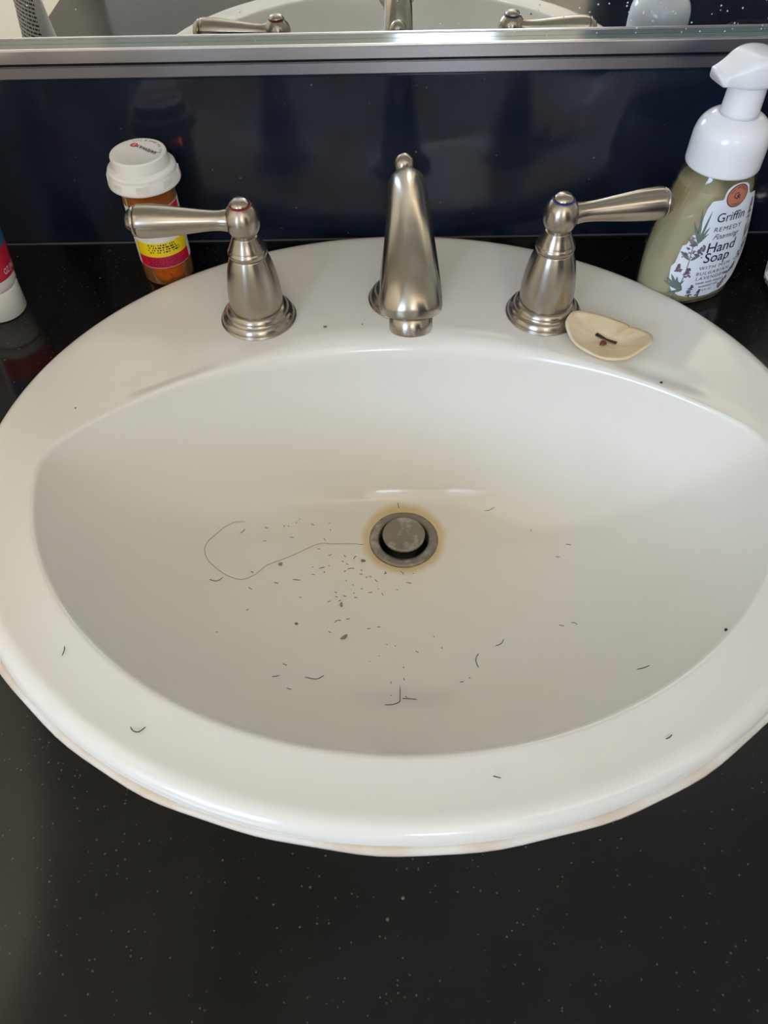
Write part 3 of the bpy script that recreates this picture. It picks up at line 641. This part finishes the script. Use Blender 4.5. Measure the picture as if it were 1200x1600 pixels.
# ------------------------------------------------------------------ dried apple slice
def apple_slice():
    r = empty('dried_apple_slice', (0.1395, 0.0935, RIM_Z - 0.0012), math.radians(-31)); tag(r, 'curled dried apple slice with one seed, lying on the sink ledge by the right handle', 'fruit slice')
    n, m = 72, 12; top, bot = [], []
    def hgt(t, th): 
        x, y = t * math.cos(th), t * math.sin(th); return 0.0016 + 0.0098 * x * x + 0.0030 * max(0, -y) ** 2 * 0 + 0.0008 * math.sin(3 * th + 1) * t ** 3 + (0.0040 * y * y if y > 0 else 0.0012 * y * y) - 0.0012 * math.exp(-(t / 0.25) ** 2)
    for j in range(m + 1):
        t = j / m
        for i in range(n):
            th = 2 * math.pi * i / n
            w = 1 + 0.025 * math.sin(2 * th + 0.6) + 0.018 * math.sin(5 * th) + 0.010 * math.sin(9 * th + 2)
            dn = abs(((th - math.radians(66) + math.pi) % (2 * math.pi)) - math.pi)
            w -= 0.13 * max(0, 1 - dn / 0.10)
            a, b = 0.0290 * w, 0.0200 * w; top.append((a * t * math.cos(th), b * t * math.sin(th), hgt(t, th)))
    rr = [[top[j * n + i] for i in range(n)] for j in range(m + 1)]
    low = [[(x * 0.985, y * 0.985, z - 0.0022) for x, y, z in rr[j]] for j in range(m, -1, -1)]
    edge = [[(x * 1.012, y * 1.012, z - 0.0010) for x, y, z in rr[m]]]
    V, F = rings(rr + edge + low, True, True); sl = mesh_obj('slice', V, F, M_apple, r)
    V, F = sweep([(-0.0078, 0.0020, 0.0026), (-0.004, 0.0014, 0.0022), (0, 0.0008, 0.0020), (0.004, 0.0002, 0.0022), (0.0074, -0.0004, 0.0026)], [(0.0017, 0.0007), (0.0014, 0.0006), (0.0008, 0.0005), (0.0012, 0.0006), (0.0014, 0.0006)], 10); mesh_obj('core_slit', V, F, M_core, r)
    V, F = sweep([(0.0005, -0.0022, 0.0024), (0.0001, -0.0036, 0.0026), (-0.0006, -0.0052, 0.0026), (-0.0014, -0.0072, 0.0024)], [(0.0009, 0.0006), (0.0022, 0.0012), (0.0020, 0.0012), (0.0004, 0.0003)], 12); mesh_obj('seed', V, F, M_seed, r)
apple_slice()

# ------------------------------------------------------------------ toothpaste tube at the left edge
def tube():
    r = empty('toothpaste_tube', (-0.2985, 0.1555, 0.0002), math.radians(50)); tag(r, 'white, red and blue toothpaste tube standing on its white cap, left of the sink', 'tube')
    V, F = lathe([(0.0, 0.0), (0.0168, 0.0), (0.0176, 0.0010), (0.0182, 0.0215), (0.0176, 0.0228), (0.0, 0.0228)], 48); mesh_obj('cap', V, F, M_tubewhite, r)
    T = [(0.0229, 0.0178, 0.0178), (0.0242, 0.0188, 0.0188), (0.029, 0.0192, 0.0190), (0.032, 0.0200, 0.0192), (0.055, 0.0230, 0.0170), (0.09, 0.0258, 0.0125), (0.13, 0.0276, 0.0060), (0.150, 0.0280, 0.0016), (0.158, 0.0280, 0.0010)]
    def pt(q, z, off=0.0):
        w, h = interp(T, z); return ((w + off) * math.cos(q), (h + off) * math.sin(q), z)
    zs = sorted({z / 1000 for z in range(24, 158, 4)} | {t[0] for t in T}); V, F = rings([[pt(2 * math.pi * i / 48, z) for i in range(48)] for z in zs]); body = mesh_obj('tube_body', V, F, M_tubewhite, r)
    def band(name, z0, z1, mt):
        V, F = [], []; n, m = 30, 14
        for j in range(m + 1):
            z = z0 + (z1 - z0) * j / m
            for i in range(n + 1): V.append(pt(-math.pi + 0.25 + (math.pi - 0.60 - 0.7 * sstep(0.055, 0.09, z)) * i / n, z, 0.00015))
        for j in range(m):
            for i in range(n): a = j * (n + 1) + i; F.append((a, a + 1, a + n + 2, a + n + 1))
        return mesh_obj(name, V, F, mt, body)
    band('red_print', 0.0315, 0.0520, M_tubered); band('blue_print', 0.0520, 0.1500, M_tubeblue)
    f = lambda u, v: pt(-math.pi / 2 + u / 0.0195, v, 0.0003)
    Print().text('OZ (96.4 g)', 0.0145, 0.0345, 0.0058, sx=0.62).build('tube_lettering', f, M_tubewhite, body)
    rnd = random.Random(9); fb = lambda u, v: pt(math.pi / 2 + u / 0.022, v, 0.0003)
    Print().lines(-0.022, 0.020, [0.070 + 0.0030 * k for k in range(26)], 0.0014, rnd).build('tube_lettering', fb, M_ink, body)
tube()
# ------------------------------------------------------------------ glass at the right edge
def tumbler():
    r = empty('tumbler', (0.3045, 0.1700, 0.0003)); tag(r, 'clear ribbed drinking glass at the right edge beside the soap bottle', 'glass')
    n = 96; RS = []
    for rad, z, rib in ((0.026, 0.0, 0), (0.0275, 0.0015, 0), (0.0282, 0.004, .3), (0.0286, 0.012, 1), (0.031, 0.060, 1), (0.0322, 0.082, .2), (0.033, 0.094, 0), (0.0318, 0.0945, 0), (0.0308, 0.082, 0), (0.0272, 0.012, 0), (0.0240, 0.0085, 0), (0.002, 0.0080, 0)):
        RS.append([((rad + 0.0006 * rib * math.cos(24 * 2 * math.pi * i / n)) * math.cos(2 * math.pi * i / n), (rad + 0.0006 * rib * math.cos(24 * 2 * math.pi * i / n)) * math.sin(2 * math.pi * i / n), z) for i in range(n)])
    V, F = rings(RS); mesh_obj('glass_body', V, F, M_glass, r)
tumbler()

# ------------------------------------------------------------------ hair clippings and crumbs in the sink
HAIR_LEFT = [(-0.1216,0.0176,-0.1184,0.0217),(-0.1047,0.0273,-0.1023,0.0275),(-0.0911,0.0328,-0.0908,0.0314),(-0.0884,0.0331,-0.0874,0.0329),(-0.0828,0.0372,-0.0819,0.0368),(-0.0802,0.0403,-0.0794,0.0401),(-0.0711,0.039,-0.0687,0.0384),(-0.0582,0.0417,-0.0569,0.0425),(-0.0571,0.0371,-0.0561,0.0361),(-0.1055,0.0172,-0.1033,0.0182),(-0.0866,0.0252,-0.0838,0.0255),(-0.0615,0.0288,-0.0598,0.0272),(-0.0657,0.0192,-0.064,0.019),(-0.1115,-0.0128,-0.1093,-0.0133),(-0.0948,-0.0185,-0.0918,-0.0186),(-0.111,-0.0285,-0.1085,-0.0294),(-0.0822,-0.0128,-0.0795,-0.0127,-0.0767,-0.0126),(-0.0763,-0.0287,-0.0746,-0.0294),(-0.1092,-0.0512,-0.1081,-0.0491),(-0.1222,-0.0798,-0.1211,-0.0797),(-0.0638,0.0004,-0.062,0.0016,-0.0598,0.002),(-0.0602,-0.0031,-0.0596,-0.0016),(-0.0688,0.0014,-0.068,0.0011),(-0.0691,-0.0056,-0.0668,-0.0057),(-0.0574,0.0135,-0.055,0.0151),(-0.057,0.004,-0.056,0.0042),(-0.0457,0.015,-0.044,0.013),(-0.0381,0.0113,-0.0374,0.0134,-0.0359,0.0142),(-0.0472,0.0092,-0.0455,0.0087),(-0.0434,0.0074,-0.0422,0.0058),(-0.0453,-0.0008,-0.0437,0.0001),(-0.0428,0.0018,-0.0401,0.0027,-0.0376,0.0026),(-0.0335,-0.0023,-0.0311,-0.0026),(-0.0328,0.0018,-0.0312,0.0008),(-0.0288,-0.0062,-0.0279,-0.0045),(-0.026,-0.0041,-0.0244,-0.0053),(-0.0218,-0.0073,-0.0196,-0.0096),(-0.015,-0.002,-0.0128,-0.001),(-0.0142,0.0004,-0.0131,-0.0016),(-0.0029,0.0004,-0.0011,-0.0009,-0.0002,-0.0031),(0.0017,-0.0101,0.0057,-0.011),(0.0067,-0.0018,0.0075,-0.0023),(-0.0167,-0.0201,-0.0158,-0.0221),(-0.0059,-0.0168,-0.0047,-0.0173),(-0.0196,-0.0161,-0.0189,-0.0165),(-0.0268,-0.0198,-0.0237,-0.0194),(-0.0325,-0.0164,-0.0306,-0.0163),(-0.0438,-0.0088,-0.043,-0.0094),(-0.0386,-0.0126,-0.0376,-0.0134),(-0.0515,-0.0208,-0.0496,-0.0211),(-0.0507,-0.0247,-0.0488,-0.0255),(-0.0452,-0.0236,-0.0427,-0.0242),(-0.0481,-0.0291,-0.0466,-0.0278),(-0.0378,-0.0207,-0.0368,-0.021),(-0.0371,-0.0247,-0.0346,-0.025),(-0.0561,-0.0307,-0.0539,-0.0293),(-0.0501,-0.0505,-0.0485,-0.048,-0.0455,-0.0475),(-0.0422,-0.046,-0.0395,-0.0454),(-0.0537,-0.0593,-0.0519,-0.0606),(-0.0273,-0.0542,-0.0249,-0.0543),(-0.0201,-0.0523,-0.0177,-0.0525),(-0.0138,-0.0693,-0.0131,-0.0697),(-0.008,-0.0709,-0.0071,-0.0711),(0.0061,-0.0762,0.0081,-0.0776),(0.0194,-0.0617,0.0196,-0.0634),(0.0241,-0.0731,0.0241,-0.0752),(-0.0189,-0.0809,-0.0183,-0.0813),(-0.0249,-0.0867,-0.0245,-0.0871),(-0.003,-0.0932,-0.0021,-0.0919),(-0.0027,-0.1034,-0.002,-0.106),(-0.0112,-0.1096,-0.0108,-0.1074),(-0.0113,-0.1214,-0.0106,-0.1223),(-0.0022,-0.1228,-0.001,-0.1242),(-0.0795,-0.0974,-0.0767,-0.0985),(-0.0832,-0.1131,-0.0793,-0.1104),(-0.0729,-0.1229,-0.0702,-0.1235)]
HAIR_RIGHT = [(0.0643,0.0488,0.0681,0.048,0.072,0.0492),(0.0969,0.026,0.0972,0.0245),(0.1189,0.0057,0.1206,0.0049,0.1223,0.0033),(0.1113,-0.0025,0.1135,-0.0042),(0.1013,-0.0678,0.104,-0.07),(0.1088,-0.0687,0.1104,-0.0696,0.1115,-0.0721),(0.0324,-0.1101,0.0347,-0.1101),(0.0384,-0.1064,0.0393,-0.107)]
HAIR_BIG = [(-0.1354,-0.0313,-0.1315,-0.031,-0.1292,-0.0283,-0.1279,-0.0254),(-0.0644,-0.1084,-0.0584,-0.1094,-0.0554,-0.1075,-0.0533,-0.1044),(-0.0148,-0.1322,-0.0108,-0.1321,-0.0069,-0.1299,-0.0057,-0.1269,-0.0052,-0.1116),(-0.0043,-0.1255,0.0003,-0.1256,0.0047,-0.1267),(0.0592,-0.0772,0.063,-0.0759,0.0656,-0.0715),(0.0477,-0.0828,0.0455,-0.0866,0.0449,-0.0915,0.0458,-0.097)]
HAIR_RIM = [(-0.1757,-0.1404,-0.1758,-0.135),(-0.1339,-0.178,-0.1324,-0.1799,-0.1295,-0.1806,-0.1267,-0.1781),(0.0344,-0.2032,0.0361,-0.2036,0.0381,-0.2042),(0.1227,-0.1338,0.1253,-0.1345,0.1283,-0.134),(-0.0032,0.0635,-0.0022,0.0589),(0.1158,-0.1871,0.1192,-0.185)]
HAIR_LONG = [(-0.0304,0.0253,-0.0414,0.0259,-0.0545,0.0245,-0.0642,0.0238,-0.0736,0.018,-0.0842,0.0095,-0.0915,0.0039,-0.1014,-0.0042,-0.1077,-0.0144,-0.114,-0.0212,-0.1186,-0.0234,-0.1263,-0.0225,-0.1337,-0.0185,-0.139,-0.014,-0.142,-0.0065,-0.1412,0.0019,-0.1366,0.0104,-0.1321,0.0171,-0.1252,0.0231,-0.1182,0.0261)]
CRUMB = [(-0.0919,-0.0005),(-0.0308,0.0099),(-0.0461,-0.0329),(-0.0758,-0.0554),(-0.0432,-0.0645),(-0.0537,0.1136),(-0.0276,0.1158),(0.1682,0.0519),(0.1616,-0.1282),(-0.2113,0.0361)]
def hair(pts2, name, label, rad, material, group=None, cat='hair', smooth=True):
    P = [(pts2[i], pts2[i + 1]) for i in range(0, len(pts2), 2)]
    if len(P) == 2: P = [P[0], ((P[0][0] + P[1][0]) / 2 + (P[1][1] - P[0][1]) * 0.08, (P[0][1] + P[1][1]) / 2 - (P[1][0] - P[0][0]) * 0.08), P[1]]
    if len(P) > 2: P = cr(P, 3 if len(P) < 8 else 8)
    P3 = [Vector((x, y, sink_z(x, y) + rad * 1.05 + (0.0003 if len(P) > 60 else 0))) for x, y in P]; c = P3[len(P3) // 2].copy(); k = len(P3)
    R = [rad * (1.0 if 0 < i < k - 1 else 0.45) for i in range(k)]
    V, F = sweep([p - c for p in P3], R, 5); o = mesh_obj(name, V, F, material); o.location = c; tag(o, label, cat, group); return o
def region(x, y):
    if y < -0.075: return 'tiny dark hair clipping at the front of the bowl near the hooked black hair', 'hair clippings at the front of the bowl'
    if x > -0.045 and y > -0.035: return 'tiny dark hair clipping in the dense scatter close to the drain', 'hair clippings close to the drain'
    if x > -0.045: return 'tiny dark hair clipping on the bowl floor between the drain and the front', 'hair clippings in front of the drain'
    if y > 0.0: return 'tiny dark hair clipping inside the loop of the long pale hair', 'hair clippings inside the loop of the long hair'
    return 'tiny dark hair clipping on the left of the bowl floor, before the long hair', 'hair clippings left of the drain'
for h in HAIR_LEFT:
    l, g = region(h[0], h[1]); hair(h, 'hair_clipping', l, 0.00021, M_hair, g)
for h in HAIR_RIGHT: hair(h, 'hair_clipping', 'tiny dark hair clipping lying on the bowl floor right of the drain', 0.00020, M_hair, 'hair clippings right of the drain')
for h, l in zip(HAIR_BIG, ('curved dark hair at the far left of the clippings, under the long pale hair', 'shallow curved hair on the bowl floor near the front lip, left of centre', 'hooked black hair at the front of the bowl with one end pointing back', 'thin straight hair crossing the tip of the hooked hair at the front', 'curved dark hair in the front right of the bowl, bent like a smile', 'dark hair in the front right of the bowl, bent like a bracket')):
    hair(h, 'long_hair_clipping', l, 0.00024, M_hair)
for h, l in zip(HAIR_RIM, ('short straight hair on the left part of the white rim', 'curved dark hair on the front left of the white rim', 'short wavy hair on the front rim right of centre', 'faint hair in the bowl close to the front right lip', 'single short hair standing behind the drain', 'tiny hair on the front right part of the white rim')):
    hair(h, 'rim_hair', l, 0.00024, M_hair)
hair(HAIR_LONG[0], 'long_loose_hair', 'long pale brown hair looping across the bowl floor to the drain', 0.00016, M_lhair)
CR = [('round brown crumb beside the long pale hair', M_crumb, .0017, .0014, .0012), ('reddish brown crumb at the front left of the drain', M_crumb, .0019, .0012, .0010), ('upright brown crumb in front of the drain', M_crumb, .0010, .0020, .0012), ('faint grey crumb left of the brown flake', M_grit, .0012, .0012, .0007), ('feathery brown flake farthest from the drain', M_crumb, .0036, .0013, .0009), ('grey grit on the ledge between left handle and spout', M_grit, .0014, .0009, .0006), ('tiny grey grit just left of the spout tip', M_grit, .0006, .0006, .0005), ('small black speck on the rear lip right of the apple slice', M_blackspeck, .0010, .0008, .0006), ('small black speck on the front right lip of the bowl', M_blackspeck, .0010, .0010, .0008), ('tiny grey speck at the rear left corner of the bowl', M_grit, .0006, .0006, .0005)]
for (x, y), (l, m, a, b, c) in zip(CRUMB, CR):
    bm = bmesh.new(); bmesh.ops.create_icosphere(bm, subdivisions=2, radius=1.0); rnd = random.Random(int((x + 1) * 99999))
    for v in bm.verts: v.co = Vector((v.co.x * a, v.co.y * b, v.co.z * c)) * rnd.uniform(0.7, 1.15)
    o = bm_obj('crumb', bm, m, None, True); o.location = (x, y, sink_z(x, y) + c * 0.6); o.rotation_euler = (0, 0, 0.7 if a > .003 else 0); tag(o, l, 'crumb')
